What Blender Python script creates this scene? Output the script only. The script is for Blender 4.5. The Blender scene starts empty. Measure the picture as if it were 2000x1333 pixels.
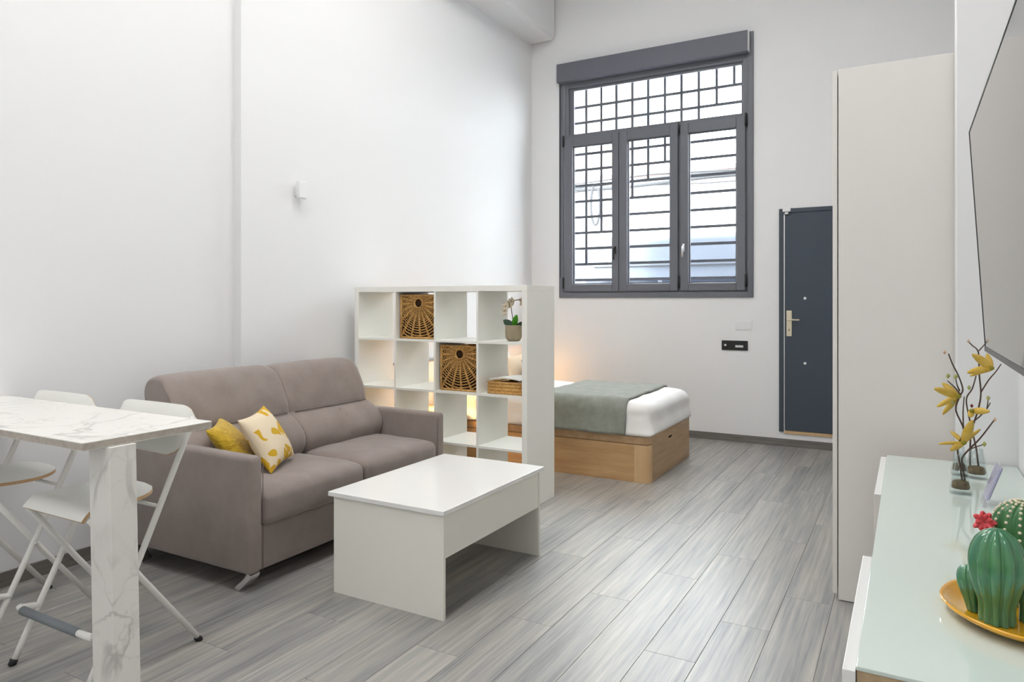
import bpy, bmesh, math, random
from mathutils import Vector, Matrix
random.seed(7)
PI = math.pi
SC = bpy.context.scene
COL = SC.collection

# ------------------------------------------------------------------ camera
FPX, CX, HY, CAMZ, YAW = 1379.0, 1000.0, 590.0, 1.357, math.atan(776 / 1379.0)
cd = bpy.data.cameras.new('camera'); cam = bpy.data.objects.new('camera', cd); COL.objects.link(cam)
cam.location = (0, 0, CAMZ); cam.rotation_euler = (PI / 2, 0, YAW)
cd.sensor_width = 36; cd.lens = FPX * 36 / 2000; cd.shift_y = -(666.5 - HY) / 2000
cd.clip_start = .05; cd.clip_end = 200
SC.camera = cam
# ------------------------------------------------------------------ sky, exposure
w = bpy.data.worlds.new('overcast_sky'); SC.world = w; w.use_nodes = True
bg = w.node_tree.nodes['Background']; bg.inputs[0].default_value = (.93, .97, 1, 1); bg.inputs[1].default_value = 16.0
vs = SC.view_settings
vs.view_transform = 'Standard'; vs.look = 'None'; vs.exposure = 0.2; vs.gamma = 1; vs.use_curve_mapping = False
PANEL_STRENGTH = 10.0      # emission of the added, unseen light panels
PANEL_COL = (1, .99, .975)

# ------------------------------------------------------------------ geometry helpers
FW = Vector((-math.sin(YAW), math.cos(YAW), 0)); RT = Vector((math.cos(YAW), math.sin(YAW), 0)); CAM = Vector((0, 0, CAMZ))
def ray(px, py): return FW + RT * ((px - CX) / FPX) + Vector((0, 0, (HY - py) / FPX))
def at_y(px, py, Y): d = ray(px, py); return CAM + d * (Y / d.y)
def at_z(px, py, Z): d = ray(px, py); return CAM + d * ((Z - CAMZ) / d.z)

ORG = {}
def wo(o): return ORG.get(o.name, Vector((0, 0, 0)))
def tag(o, label=None, cat=None, group=None, kind=None):
    if label: o['label'] = label
    if cat: o['category'] = cat
    if group: o['group'] = group
    if kind: o['kind'] = kind
    return o
def empty(name, loc, label=None, cat=None, group=None, kind=None):
    o = bpy.data.objects.new(name, None); COL.objects.link(o); o.location = loc; o.empty_display_size = .1
    ORG[o.name] = Vector(loc); return tag(o, label, cat, group, kind)
def link(name, bm, mats, parent=None, smooth=False, label=None, cat=None, group=None, kind=None):
    """bm in world coordinates -> one mesh object with its origin at the bottom centre"""
    vs_ = bm.verts
    lo = Vector((min(v.co.x for v in vs_), min(v.co.y for v in vs_), min(v.co.z for v in vs_)))
    hi = Vector((max(v.co.x for v in vs_), max(v.co.y for v in vs_), max(v.co.z for v in vs_)))
    c = Vector(((lo.x + hi.x) / 2, (lo.y + hi.y) / 2, lo.z))
    bmesh.ops.translate(bm, verts=bm.verts, vec=-c)
    bmesh.ops.recalc_face_normals(bm, faces=bm.faces)
    if smooth:
        for f in bm.faces: f.smooth = True
    me = bpy.data.meshes.new(name); bm.to_mesh(me); bm.free()
    for m in (mats if isinstance(mats, (list, tuple)) else [mats]): me.materials.append(m)
    o = bpy.data.objects.new(name, me); COL.objects.link(o)
    if parent: o.parent = parent; o.location = c - wo(parent)
    else: o.location = c
    ORG[o.name] = c
    if smooth == 'angle':
        for p in me.polygons: p.use_smooth = True
        try: me.set_sharp_from_angle(angle=math.radians(40))
        except Exception: pass
    return tag(o, label, cat, group, kind)
def B(): return bmesh.new()
def box(bm, x0, x1, y0, y1, z0, z1, bev=0, seg=2, mi=0):
    r = bmesh.ops.create_cube(bm, size=1)
    for v in r['verts']:
        v.co = Vector(((x0 + x1) / 2 + v.co.x * (x1 - x0), (y0 + y1) / 2 + v.co.y * (y1 - y0), (z0 + z1) / 2 + v.co.z * (z1 - z0)))
    vset = set(r['verts'])
    fs = [f for f in bm.faces if f.verts[0] in vset]
    for f in fs: f.material_index = mi
    if bev:
        es = [e for e in bm.edges if e.verts[0] in vset and e.verts[1] in vset]
        rr = bmesh.ops.bevel(bm, geom=es, offset=bev, segments=seg, profile=.5, affect='EDGES')
        for f in rr['faces']: f.material_index = mi
    return bm
def bx(*a, **k): return box(B(), *a, **k)
def frame_for(d):
    d = d.normalized(); up = Vector((0, 0, 1)) if abs(d.z) < .9 else Vector((1, 0, 0))
    a = d.cross(up).normalized(); return a, a.cross(d).normalized()
def tube(bm, pts, r, n=8, mi=0, cap=True):
    pts = [Vector(p) for p in pts]; rs = r if isinstance(r, (list, tuple)) else [r] * len(pts)
    rings = []; a = None
    for i, p in enumerate(pts):
        d = (pts[min(i + 1, len(pts) - 1)] - pts[max(i - 1, 0)])
        if d.length < 1e-9: d = Vector((0, 0, 1))
        d.normalize()
        if a is None: a, b = frame_for(d)
        else:
            a = (a - d * a.dot(d))
            a = a.normalized() if a.length > 1e-6 else frame_for(d)[0]
            b = a.cross(d)
        rings.append([bm.verts.new(p + (a * math.cos(2 * PI * k / n) + b * math.sin(2 * PI * k / n)) * rs[i]) for k in range(n)])
    for i in range(len(rings) - 1):
        for k in range(n):
            f = bm.faces.new((rings[i][k], rings[i][(k + 1) % n], rings[i + 1][(k + 1) % n], rings[i + 1][k])); f.material_index = mi; f.smooth = True
    if cap:
        for rg in (rings[0], rings[-1]):
            f = bm.faces.new(rg); f.material_index = mi
    return bm
def lathe(bm, prof, c=(0, 0, 0), n=24, rib=None, mi=0, sx=1, sy=1, caps=True):
    c = Vector(c); rings = []
    for (r, z) in prof:
        ring = []
        for k in range(n):
            a = 2 * PI * k / n; rr = r * (rib(a, z) if rib else 1)
            ring.append(bm.verts.new(c + Vector((rr * math.cos(a) * sx, rr * math.sin(a) * sy, z))))
        rings.append(ring)
    for i in range(len(rings) - 1):
        for k in range(n):
            f = bm.faces.new((rings[i][k], rings[i][(k + 1) % n], rings[i + 1][(k + 1) % n], rings[i + 1][k])); f.material_index = mi; f.smooth = True
    if caps:
        for rg in (rings[0], rings[-1]):
            f = bm.faces.new(rg); f.material_index = mi
    return bm
def sheet(bm, fn, nu, nv, th, mi=0, me=0):
    """a bent panel: fn(u, v) for u, v in 0..1, with thickness th"""
    P = [[Vector(fn(i / nu, j / nv)) for j in range(nv + 1)] for i in range(nu + 1)]
    def nrm(i, j):
        a = P[min(i + 1, nu)][j] - P[max(i - 1, 0)][j]; b = P[i][min(j + 1, nv)] - P[i][max(j - 1, 0)]
        n = a.cross(b); return n.normalized() if n.length > 1e-12 else Vector((0, 0, 1))
    T = [[bm.verts.new(P[i][j] + nrm(i, j) * th / 2) for j in range(nv + 1)] for i in range(nu + 1)]
    U = [[bm.verts.new(P[i][j] - nrm(i, j) * th / 2) for j in range(nv + 1)] for i in range(nu + 1)]
    for i in range(nu):
        for j in range(nv):
            for q in ((T[i][j], T[i + 1][j], T[i + 1][j + 1], T[i][j + 1]), (U[i][j], U[i][j + 1], U[i + 1][j + 1], U[i + 1][j])):
                f = bm.faces.new(q); f.material_index = mi; f.smooth = True
    rim = [(i, 0) for i in range(nu)] + [(nu, j) for j in range(nv)] + [(i, nv) for i in range(nu, 0, -1)] + [(0, j) for j in range(nv, 0, -1)]
    for k in range(len(rim)):
        a, b = rim[k], rim[(k + 1) % len(rim)]
        f = bm.faces.new((T[a[0]][a[1]], U[a[0]][a[1]], U[b[0]][b[1]], T[b[0]][b[1]])); f.material_index = me
    return bm
def soft(bm, half, r, n=14, fn=None, mat=None):
    """rounded, finely divided block centred on the origin; fn deforms each vertex"""
    cache = {}
    def m1(t): return math.copysign(1 - (1 - abs(t)) ** 1.5, t)
    def vert(q):
        k = tuple(round(c, 5) for c in q)
        if k in cache: return cache[k]
        p = Vector((m1(q[0]) * half[0], m1(q[1]) * half[1], m1(q[2]) * half[2]))
        inner = Vector([max(-(half[i] - r), min(half[i] - r, p[i])) for i in range(3)])
        d = p - inner
        if d.length > 1e-9: p = inner + d.normalized() * min(r, max(abs(d.x), abs(d.y), abs(d.z)))
        if fn: p = Vector(fn(p, q))
        if mat: p = mat @ p
        cache[k] = bm.verts.new(p); return cache[k]
    for ax in range(3):
        for s in (-1, 1):
            o = [a for a in range(3) if a != ax]
            for i in range(n):
                for j in range(n):
                    q = []
                    for (di, dj) in ((0, 0), (1, 0), (1, 1), (0, 1)):
                        c = [0, 0, 0]; c[ax] = s; c[o[0]] = -1 + 2 * (i + di) / n; c[o[1]] = -1 + 2 * (j + dj) / n
                        q.append(vert(c))
                    if len(set(q)) == 4:
                        try: f = bm.faces.new(q); f.smooth = True
                        except ValueError: pass
    return bm
def basis(o, x, y, z):
    m = Matrix.Identity(4)
    for i, v in enumerate((x, y, z)):
        for k in range(3): m[k][i] = v[k]
    for k in range(3): m[k][3] = o[k]
    return m
def smoothpts(pts, k=4):
    pts = [Vector(p) for p in pts]; out = []
    for i in range(len(pts) - 1):
        p0, p1, p2, p3 = pts[max(i - 1, 0)], pts[i], pts[i + 1], pts[min(i + 2, len(pts) - 1)]
        for s in range(k):
            t = s / k
            out.append(.5 * ((2 * p1) + (p2 - p0) * t + (2 * p0 - 5 * p1 + 4 * p2 - p3) * t * t + (3 * p1 - p0 - 3 * p2 + p3) * t ** 3))
    return out + [pts[-1]]
def copy_tree(o, parent=None, off=Vector((0, 0, 0))):
    kids = list(o.children); c = o.copy(); COL.objects.link(c); c.parent = parent
    if parent is None: c.location = o.location + off
    for k in kids: copy_tree(k, c)
    return c

# ------------------------------------------------------------------ materials
def M(name, col, rough=.5, metal=0, spec=.5, var=None, bump=None, coat=0, sheen=0, trans=0, ior=1.45, emis=None, sub=None, rnd=0):
    m = bpy.data.materials.new(name); m.use_nodes = True
    nt = m.node_tree; N = nt.nodes; L = nt.links; b = N['Principled BSDF']
    def si(k, v):
        if k in b.inputs: b.inputs[k].default_value = v
    si('Base Color', (*col, 1)); si('Roughness', rough); si('Metallic', metal); si('Specular IOR Level', spec)
    si('Coat Weight', coat); si('Coat Roughness', .05); si('Sheen Weight', sheen); si('Sheen Roughness', .5); si('Transmission Weight', trans); si('IOR', ior)
    if emis: si('Emission Color', (*emis[0], 1)); si('Emission Strength', emis[1])
    tc = N.new('ShaderNodeTexCoord')
    def mapping(scale):
        mp = N.new('ShaderNodeMapping'); L.new(tc.outputs['Object'], mp.inputs[0])
        mp.inputs['Scale'].default_value = scale if isinstance(scale, (tuple, list)) else (scale,) * 3
        if rnd:
            oi = N.new('ShaderNodeObjectInfo'); vm = N.new('ShaderNodeVectorMath'); vm.operation = 'SCALE'
            cb = N.new('ShaderNodeCombineXYZ')
            for k in range(3): L.new(oi.outputs['Random'], cb.inputs[k])
            L.new(cb.outputs[0], vm.inputs[0]); vm.inputs['Scale'].default_value = 37
            L.new(vm.outputs[0], mp.inputs['Location'])
        return mp
    if var:                                      # (scale, other colour, contrast)
        nz = N.new('ShaderNodeTexNoise'); nz.inputs['Scale'].default_value = 1; nz.inputs['Detail'].default_value = 6; nz.inputs['Roughness'].default_value = .65
        L.new(mapping(var[0]).outputs[0], nz.inputs['Vector'])
        cr = N.new('ShaderNodeValToRGB'); k = var[2]
        cr.color_ramp.elements[0].position = .5 - k; cr.color_ramp.elements[0].color = (*col, 1)
        cr.color_ramp.elements[1].position = .5 + k; cr.color_ramp.elements[1].color = (*var[1], 1)
        L.new(nz.outputs['Fac'], cr.inputs[0]); L.new(cr.outputs[0], b.inputs['Base Color'])
        m['_ramp'] = cr.name
    if bump:                                     # (scale, strength, distance)
        nz2 = N.new('ShaderNodeTexNoise'); nz2.inputs['Scale'].default_value = 1; nz2.inputs['Detail'].default_value = 4
        L.new(mapping(bump[0]).outputs[0], nz2.inputs['Vector'])
        bp = N.new('ShaderNodeBump'); bp.inputs['Strength'].default_value = bump[1]; bp.inputs['Distance'].default_value = bump[2]
        L.new(nz2.outputs['Fac'], bp.inputs['Height']); L.new(bp.outputs[0], b.inputs['Normal'])
    return m
def srgb(r, g, b): return tuple(((c / 255 + .055) / 1.055) ** 2.4 if c > 10 else c / 3294.6 for c in (r, g, b))

m_wall = M('white_wall_paint', (.86, .86, .865), .75, spec=.25, bump=(60, .05, .002))
m_ceil = M('white_ceiling_paint', (.86, .86, .86), .8, spec=.2)
m_grout = M('grey_grout', (.36, .355, .345), .8)
def plank_mat():
    m = bpy.data.materials.new('grey_wood_plank_tile'); m.use_nodes = True
    nt = m.node_tree; N = nt.nodes; L = nt.links; b = N['Principled BSDF']
    tc = N.new('ShaderNodeTexCoord'); oi = N.new('ShaderNodeObjectInfo')
    cb = N.new('ShaderNodeCombineXYZ')
    for k in range(3): L.new(oi.outputs['Random'], cb.inputs[k])
    vm = N.new('ShaderNodeVectorMath'); vm.operation = 'SCALE'; vm.inputs['Scale'].default_value = 53; L.new(cb.outputs[0], vm.inputs[0])
    def noise(sc, det, dist=0.):
        mp = N.new('ShaderNodeMapping'); mp.inputs['Scale'].default_value = sc
        L.new(tc.outputs['Object'], mp.inputs[0]); L.new(vm.outputs[0], mp.inputs['Location'])
        nz = N.new('ShaderNodeTexNoise'); nz.inputs['Scale'].default_value = 1; nz.inputs['Detail'].default_value = det
        nz.inputs['Roughness'].default_value = .6; nz.inputs['Distortion'].default_value = dist
        L.new(mp.outputs[0], nz.inputs['Vector']); return nz
    n1 = noise((62, 1.9, 20), 8, .25); n2 = noise((11, .9, 5), 3, .2); n3 = noise((210, 7, 50), 3)
    a1 = N.new('ShaderNodeMath'); a1.operation = 'MULTIPLY'; a1.inputs[1].default_value = .55; L.new(n1.outputs['Fac'], a1.inputs[0])
    a2 = N.new('ShaderNodeMath'); a2.operation = 'MULTIPLY_ADD'; a2.inputs[1].default_value = .35; L.new(n2.outputs['Fac'], a2.inputs[0]); L.new(a1.outputs[0], a2.inputs[2])
    a3 = N.new('ShaderNodeMath'); a3.operation = 'MULTIPLY_ADD'; a3.inputs[1].default_value = .12; L.new(n3.outputs['Fac'], a3.inputs[0]); L.new(a2.outputs[0], a3.inputs[2])
    cr = N.new('ShaderNodeValToRGB'); e = cr.color_ramp.elements
    e[0].position = .36; e[0].color = (*srgb(120, 120, 120), 1); e[1].position = .68; e[1].color = (*srgb(186, 183, 177), 1)
    x = e.new(.47); x.color = (*srgb(147, 146, 144), 1); x = e.new(.56); x.color = (*srgb(165, 161, 154), 1)
    L.new(a3.outputs[0], cr.inputs[0])
    hs = N.new('ShaderNodeHueSaturation')
    mr = N.new('ShaderNodeMapRange'); L.new(oi.outputs['Random'], mr.inputs[0]); mr.inputs[3].default_value = .93; mr.inputs[4].default_value = 1.06
    L.new(mr.outputs[0], hs.inputs['Value']); L.new(cr.outputs[0], hs.inputs['Color']); L.new(hs.outputs[0], b.inputs['Base Color'])
    rr = N.new('ShaderNodeMapRange'); L.new(a3.outputs[0], rr.inputs[0]); rr.inputs[3].default_value = .40; rr.inputs[4].default_value = .32
    L.new(rr.outputs[0], b.inputs['Roughness']); b.inputs['Specular IOR Level'].default_value = .8
    bp = N.new('ShaderNodeBump'); bp.inputs['Strength'].default_value = .12; bp.inputs['Distance'].default_value = .002
    L.new(a3.outputs[0], bp.inputs['Height']); L.new(bp.outputs[0], b.inputs['Normal'])
    return m
m_plank = plank_mat()
m_base = M('grey_wood_baseboard', srgb(128, 124, 118), .45, var=((3, 2.2, 60), srgb(104, 101, 97), .14))
m_lam = M('white_laminate', srgb(238, 237, 227), .32, bump=(25, .02, .002))
m_lamtop = M('white_gloss_laminate', srgb(240, 240, 238), .14, bump=(12, .015, .002))
m_lamsh = M('white_shelf_laminate', srgb(247, 246, 239), .35, bump=(25, .02, .002))
m_ward = M('cream_wardrobe_laminate', srgb(236, 233, 228), .38, bump=(30, .02, .002))
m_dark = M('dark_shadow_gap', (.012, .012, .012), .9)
m_frame = M('anthracite_metal', srgb(108, 110, 118), .42, bump=(200, .03, .001))
m_box = M('anthracite_shutter_box', srgb(106, 107, 117), .5)
m_rub = M('black_rubber', (.02, .02, .022), .6)
m_door = M('slate_door_paint', srgb(66, 75, 86), .5, bump=(120, .04, .001))
m_brass = M('satin_brass_metal', srgb(222, 212, 188), .35, metal=.6)
m_steel = M('brushed_steel', (.75, .75, .76), .25, metal=1)
m_chrome = M('cast_aluminium', (.8, .8, .8), .22, metal=.95, bump=(40, .1, .002))
m_plast = M('white_plastic', (.85, .85, .85), .35)
m_blackp = M('black_plastic', (.014, .016, .017), .3)
m_bar = M('dark_iron_bar', srgb(84, 84, 92), .5)
m_oak = M('light_oak_veneer', srgb(206, 170, 124), .42, var=((2.2, 9, 26), srgb(178, 140, 98), .2), bump=((4, 20, 60), .06, .002))
m_oakx = M('light_oak_end_grain', srgb(214, 182, 140), .42, var=((20, 20, 2.5), srgb(200, 164, 120), .2))
m_oakd = M('mid_oak_veneer', srgb(196, 164, 126), .42, var=((18, 2.5, 26), srgb(168, 136, 100), .2))
m_cloth = M('taupe_sofa_fabric', srgb(155, 143, 137), .95, spec=.15, sheen=.35, var=(5, srgb(137, 125, 119), .22), bump=(420, .35, .002))
m_seam = M('taupe_seam_thread', srgb(108, 96, 92), .95)
m_linen = M('white_bed_linen', srgb(243, 241, 239), .9, spec=.15, bump=(9, .25, .02))
m_throw = M('grey_green_throw', srgb(152, 155, 147), .95, spec=.15, sheen=.25, var=((14, 14, 14), srgb(132, 136, 127), .2), bump=(160, .5, .004))
m_mustard = M('mustard_chenille', srgb(214, 180, 48), .9, sheen=.3, var=((30, 30, 110), srgb(178, 140, 22), .18), bump=((40, 40, 160), .8, .006))
m_piping = M('mustard_piping', srgb(196, 154, 26), .85)
def pattern_mat():
    m = bpy.data.materials.new('cream_mustard_print'); m.use_nodes = True
    nt = m.node_tree; N = nt.nodes; L = nt.links; b = N['Principled BSDF']; b.inputs['Roughness'].default_value = .9
    tc = N.new('ShaderNodeTexCoord'); nz = N.new('ShaderNodeTexNoise'); nz.inputs['Scale'].default_value = 7; nz.inputs['Detail'].default_value = 1
    L.new(tc.outputs['Object'], nz.inputs['Vector'])
    mx = N.new('ShaderNodeMixRGB'); mx.inputs[0].default_value = .18; L.new(tc.outputs['Object'], mx.inputs[1]); L.new(nz.outputs['Color'], mx.inputs[2])
    mp = N.new('ShaderNodeMapping'); mp.inputs['Rotation'].default_value = (.4, .7, .5); mp.inputs['Scale'].default_value = (17, 10, 15); L.new(mx.outputs[0], mp.inputs[0])
    vo = N.new('ShaderNodeTexVoronoi'); vo.inputs['Scale'].default_value = 1; L.new(mp.outputs[0], vo.inputs['Vector'])
    sp = N.new('ShaderNodeSeparateColor'); L.new(vo.outputs['Color'], sp.inputs[0])
    g = N.new('ShaderNodeMath'); g.operation = 'GREATER_THAN'; g.inputs[1].default_value = .47; L.new(sp.outputs[0], g.inputs[0])
    md = N.new('ShaderNodeMath'); md.operation = 'LESS_THAN'; md.inputs[1].default_value = .62; L.new(vo.outputs['Distance'], md.inputs[0])
    mu = N.new('ShaderNodeMath'); mu.operation = 'MULTIPLY'; L.new(g.outputs[0], mu.inputs[0]); L.new(md.outputs[0], mu.inputs[1])
    mix = N.new('ShaderNodeMixRGB'); mix.inputs[1].default_value = (*srgb(232, 214, 184), 1); mix.inputs[2].default_value = (*srgb(212, 168, 40), 1)
    L.new(mu.outputs[0], mix.inputs[0]); L.new(mix.outputs[0], b.inputs['Base Color'])
    n2 = N.new('ShaderNodeTexNoise'); n2.inputs['Scale'].default_value = 300; L.new(tc.outputs['Object'], n2.inputs['Vector'])
    bp = N.new('ShaderNodeBump'); bp.inputs['Strength'].default_value = .3; bp.inputs['Distance'].default_value = .002; L.new(n2.outputs['Fac'], bp.inputs['Height']); L.new(bp.outputs[0], b.inputs['Normal'])
    return m
m_print = pattern_mat()
def marble_mat():
    m = bpy.data.materials.new('white_veined_marble'); m.use_nodes = True
    nt = m.node_tree; N = nt.nodes; L = nt.links; b = N['Principled BSDF']; b.inputs['Roughness'].default_value = .22
    tc = N.new('ShaderNodeTexCoord')
    mp = N.new('ShaderNodeMapping'); mp.inputs['Rotation'].default_value = (.5, .6, .75); mp.inputs['Location'].default_value = (.37, .1, .22); L.new(tc.outputs['Object'], mp.inputs[0])
    prev = None
    for sc, th, amt in ((2.2, .024, .8), (5.0, .016, .35)):
        nz = N.new('ShaderNodeTexNoise'); nz.inputs['Scale'].default_value = sc; nz.inputs['Detail'].default_value = 5; nz.inputs['Distortion'].default_value = .9
        L.new(mp.outputs[0], nz.inputs['Vector'])
        s = N.new('ShaderNodeMath'); s.operation = 'SUBTRACT'; s.inputs[1].default_value = .5; L.new(nz.outputs['Fac'], s.inputs[0])
        a = N.new('ShaderNodeMath'); a.operation = 'ABSOLUTE'; L.new(s.outputs[0], a.inputs[0])
        r = N.new('ShaderNodeMapRange'); r.inputs[1].default_value = 0; r.inputs[2].default_value = th; r.inputs[3].default_value = amt; r.inputs[4].default_value = 0; L.new(a.outputs[0], r.inputs[0])
        if prev:
            mxx = N.new('ShaderNodeMath'); mxx.operation = 'MAXIMUM'; L.new(prev.outputs[0], mxx.inputs[0]); L.new(r.outputs[0], mxx.inputs[1]); prev = mxx
        else: prev = r
    n3 = N.new('ShaderNodeTexNoise'); n3.inputs['Scale'].default_value = 3.2; L.new(mp.outputs[0], n3.inputs['Vector'])
    r3 = N.new('ShaderNodeMapRange'); r3.inputs[1].default_value = .36; r3.inputs[2].default_value = .56; L.new(n3.outputs['Fac'], r3.inputs[0])
    mu = N.new('ShaderNodeMath'); mu.operation = 'MULTIPLY'; L.new(prev.outputs[0], mu.inputs[0]); L.new(r3.outputs[0], mu.inputs[1])
    mix = N.new('ShaderNodeMixRGB'); mix.inputs[1].default_value = (*srgb(238, 236, 230), 1); mix.inputs[2].default_value = (*srgb(186, 182, 178), 1)
    L.new(mu.outputs[0], mix.inputs[0]); L.new(mix.outputs[0], b.inputs['Base Color'])
    return m
m_marble = marble_mat()
m_marbedge = M('beige_stone_edge', srgb(200, 192, 180), .4, var=(40, srgb(170, 160, 148), .2))
m_wmetal = M('white_powder_coated_steel', srgb(236, 235, 230), .35)
m_ply = M('white_lacquered_plywood', srgb(238, 238, 233), .3)
m_plyedge = M('birch_plywood_edge', srgb(208, 172, 132), .5)
m_grip = M('grey_rubber_sleeve', srgb(128, 134, 138), .6)
m_straw = M('water_hyacinth_straw', srgb(228, 184, 112), .6, var=((70, 70, 70), srgb(186, 134, 70), .16), bump=(140, .6, .004))
m_strawd = M('dark_straw_and_painted_shade', srgb(66, 44, 24), .9)  # dark straw; also the painted shade inside the baskets
m_pot = M('taupe_ceramic_pot', srgb(160, 146, 122), .6, bump=(60, .1, .002))
m_leaf = M('bright_green_leaf', srgb(70, 150, 30), .4); m_leafd = M('dark_green_leaf', srgb(40, 72, 52), .4)
m_petal = M('cream_orchid_petal', srgb(236, 222, 200), .6); m_stemo = M('orchid_stem', srgb(120, 100, 88), .6)
m_soil = M('dark_potting_bark', srgb(60, 48, 34), .9, bump=(60, 1, .01))
m_paper = M('white_paper', srgb(244, 242, 236), .7); m_beige = M('beige_cotton', srgb(222, 200, 172), .9); m_grey = M('slate_grey_cotton', srgb(112, 120, 128), .9)
m_glass = None
m_moss = M('dark_moss_gravel', srgb(84, 74, 56), .8, var=(80, srgb(140, 112, 70), .2), bump=(90, 1, .01))
m_twig = M('brown_twig', srgb(104, 84, 70), .8, var=(60, srgb(70, 54, 46), .2))
m_yel = M('mustard_yellow_petal', srgb(214, 170, 40), .6, var=(30, srgb(226, 196, 110), .2)); m_yelg = M('olive_calyx', srgb(150, 140, 40), .6); m_red = M('dark_red_heart', srgb(120, 28, 30), .6); m_bud = M('pale_green_bud', srgb(176, 178, 110), .6); m_budp = M('pale_pink_bud', srgb(214, 178, 150), .6)
m_sideglass = M('mint_back_painted_glass', srgb(214, 226, 219), .035, spec=.6, coat=.3)
m_white = M('white_lacquer', srgb(238, 238, 236), .25)
m_tan = M('tan_side_panel', srgb(196, 172, 140), .45, var=((30, 2, 30), srgb(176, 150, 116), .2))
m_plate = M('amber_yellow_glaze', srgb(240, 182, 30), .12, coat=.6, var=(14, srgb(226, 156, 12), .25))
def glaze_mat():
    m = M('green_ceramic_glaze', srgb(84, 142, 84), .1, coat=.7, var=((14, 14, 10), srgb(58, 122, 104), .22)); return m
m_cact = glaze_mat()
m_cact2 = M('mid_green_ceramic', srgb(66, 122, 66), .3, var=(18, srgb(52, 104, 60), .2)); m_dot = M('cream_spine_dot', srgb(238, 226, 198), .5)
m_coral = M('coral_pink_petal', srgb(236, 92, 100), .5)
m_screen = M('tv_screen_glass', (.03, .03, .033), .06, spec=.8, coat=.5, ior=1.5); m_bezel = M('grey_tv_bezel', srgb(70, 72, 74), .35, metal=.4)
m_acr = M('clear_acrylic', (.95, .95, 1), .03, trans=.9, ior=1.2); m_lav = M('lavender_card', srgb(200, 198, 226), .6)
m_lamp = M('warm_lamp_shade', srgb(255, 236, 205), .8, emis=((1, .66, .3), 5))
m_panel = M('added_panel_glow', (1, 1, 1), .5, emis=(PANEL_COL, PANEL_STRENGTH))  # glow of the light panels added overhead
m_facade = M('white_render', (.82, .81, .79), .9, bump=(6, .1, .01)); m_facb = M('beige_render', srgb(222, 208, 186), .9); m_tile = M('terracotta_coping', srgb(150, 128, 122), .9)
m_street = M('grey_asphalt', (.2, .2, .21), .9); m_van = M('white_van_paint', srgb(102, 108, 119), .25, coat=.4); m_vwin = M('tinted_van_glass', srgb(46, 52, 64), .1); m_cable = M('grey_cable', srgb(60, 60, 62), .8)
def pane_mat(nm, ior_, tint):
    m = bpy.data.materials.new(nm); m.use_nodes = True
    nt = m.node_tree; N = nt.nodes; L = nt.links; N.remove(N['Principled BSDF'])
    t = N.new('ShaderNodeBsdfTransparent'); g = N.new('ShaderNodeBsdfGlossy'); g.inputs['Roughness'].default_value = .02
    lw = N.new('ShaderNodeLayerWeight'); pw = N.new('ShaderNodeMath'); pw.operation = 'POWER'; pw.inputs[1].default_value = 4; L.new(lw.outputs['Facing'], pw.inputs[0]); f = N.new('ShaderNodeMath'); f.operation = 'MULTIPLY_ADD'; f.inputs[1].default_value = ior_; f.inputs[2].default_value = .03; L.new(pw.outputs[0], f.inputs[0]); mx = N.new('ShaderNodeMixShader')
    t.inputs[0].default_value = tint
    L.new(f.outputs[0], mx.inputs[0]); L.new(t.outputs[0], mx.inputs[1]); L.new(g.outputs[0], mx.inputs[2]); L.new(mx.outputs[0], N['Material Output'].inputs[0])
    return m
m_pane = pane_mat('window_pane_glass', .4, (.96, .98, .98, 1)); m_glass = pane_mat('clear_vase_glass', .6, (.93, .95, .95, 1))

# ================================================================== THE ROOM
XL, XR, YB, YF, ZC = -3.757, .372, 7.04, -2.6, 5.0
XP, XL2 = -3.694, -3.706
# floor and its planks
fl = link('floor', bx(-3.9, .7, YF - .1, YB + .25, -.08, -.003), m_grout, kind='structure', label='floor of long grey wood-look plank tiles', cat='floor')
pm = bx(-.0993, .0993, -.5993, .5993, -.012, 0, bev=.0008, seg=1)
pme = bpy.data.meshes.new('plank'); pm.to_mesh(pme); pm.free(); pme.materials.append(m_plank)
for c in range(-16, 8):
    x0 = -.9 + .2 * c; y = 2.65 + .4 * c
    while y > -.6: y -= 1.2
    while y < YB:
        if x0 > -3.95 and x0 < .55 and y + 1.2 > .2:
            o = bpy.data.objects.new('plank', pme); COL.objects.link(o); o.parent = fl
            o.location = Vector((x0 + .1, y + .6, 0)) - wo(fl)
        y += 1.2
# walls
link('wall_left', (lambda b: (box(b, -4.0, XL, YF, 3.06, 0, ZC), box(b, -4.0, XP, 3.06, 3.55, 0, ZC, bev=0), box(b, -4.0, XL2, 3.55, YB, 0, ZC), b)[-1])(B()), m_wall, kind='structure', label='plain white left wall with a shallow pilaster', cat='wall')
def wall_back():
    b = B(); xs = [-4.0, -3.335, -1.325, -1.069, -.2, .9]; zs = [0, .135, 1.425, 2.231, 3.93, ZC]
    for i in range(5):
        for k in range(5):
            mx_, mz = (xs[i] + xs[i + 1]) / 2, (zs[k] + zs[k + 1]) / 2
            if -3.335 < mx_ < -1.325 and 1.425 < mz < 3.93: continue
            if -1.069 < mx_ < -.2 and .135 < mz < 2.231: continue
            box(b, xs[i], xs[i + 1], YB, YB + .2, zs[k], zs[k + 1])
    bmesh.ops.remove_doubles(b, verts=b.verts, dist=1e-5)
    return b
link('wall_back', wall_back(), m_wall, kind='structure', label='white end wall with the barred window and dark door', cat='wall')
link('wall_right', (lambda b: (box(b, XR, .7, YF, 3.385, 0, ZC), box(b, .1665, .7, 3.385, 3.505, 0, ZC, bev=.004), box(b, XR, .7, 3.505, YB, 0, ZC), b)[-1])(B()), m_wall, kind='structure', label='white right wall with a narrow pier beside the wardrobe', cat='wall')
link('wall_front', bx(-4.0, .7, YF - .2, YF, 0, ZC), m_wall, kind='structure', label='white wall behind the viewer', cat='wall')
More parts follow.
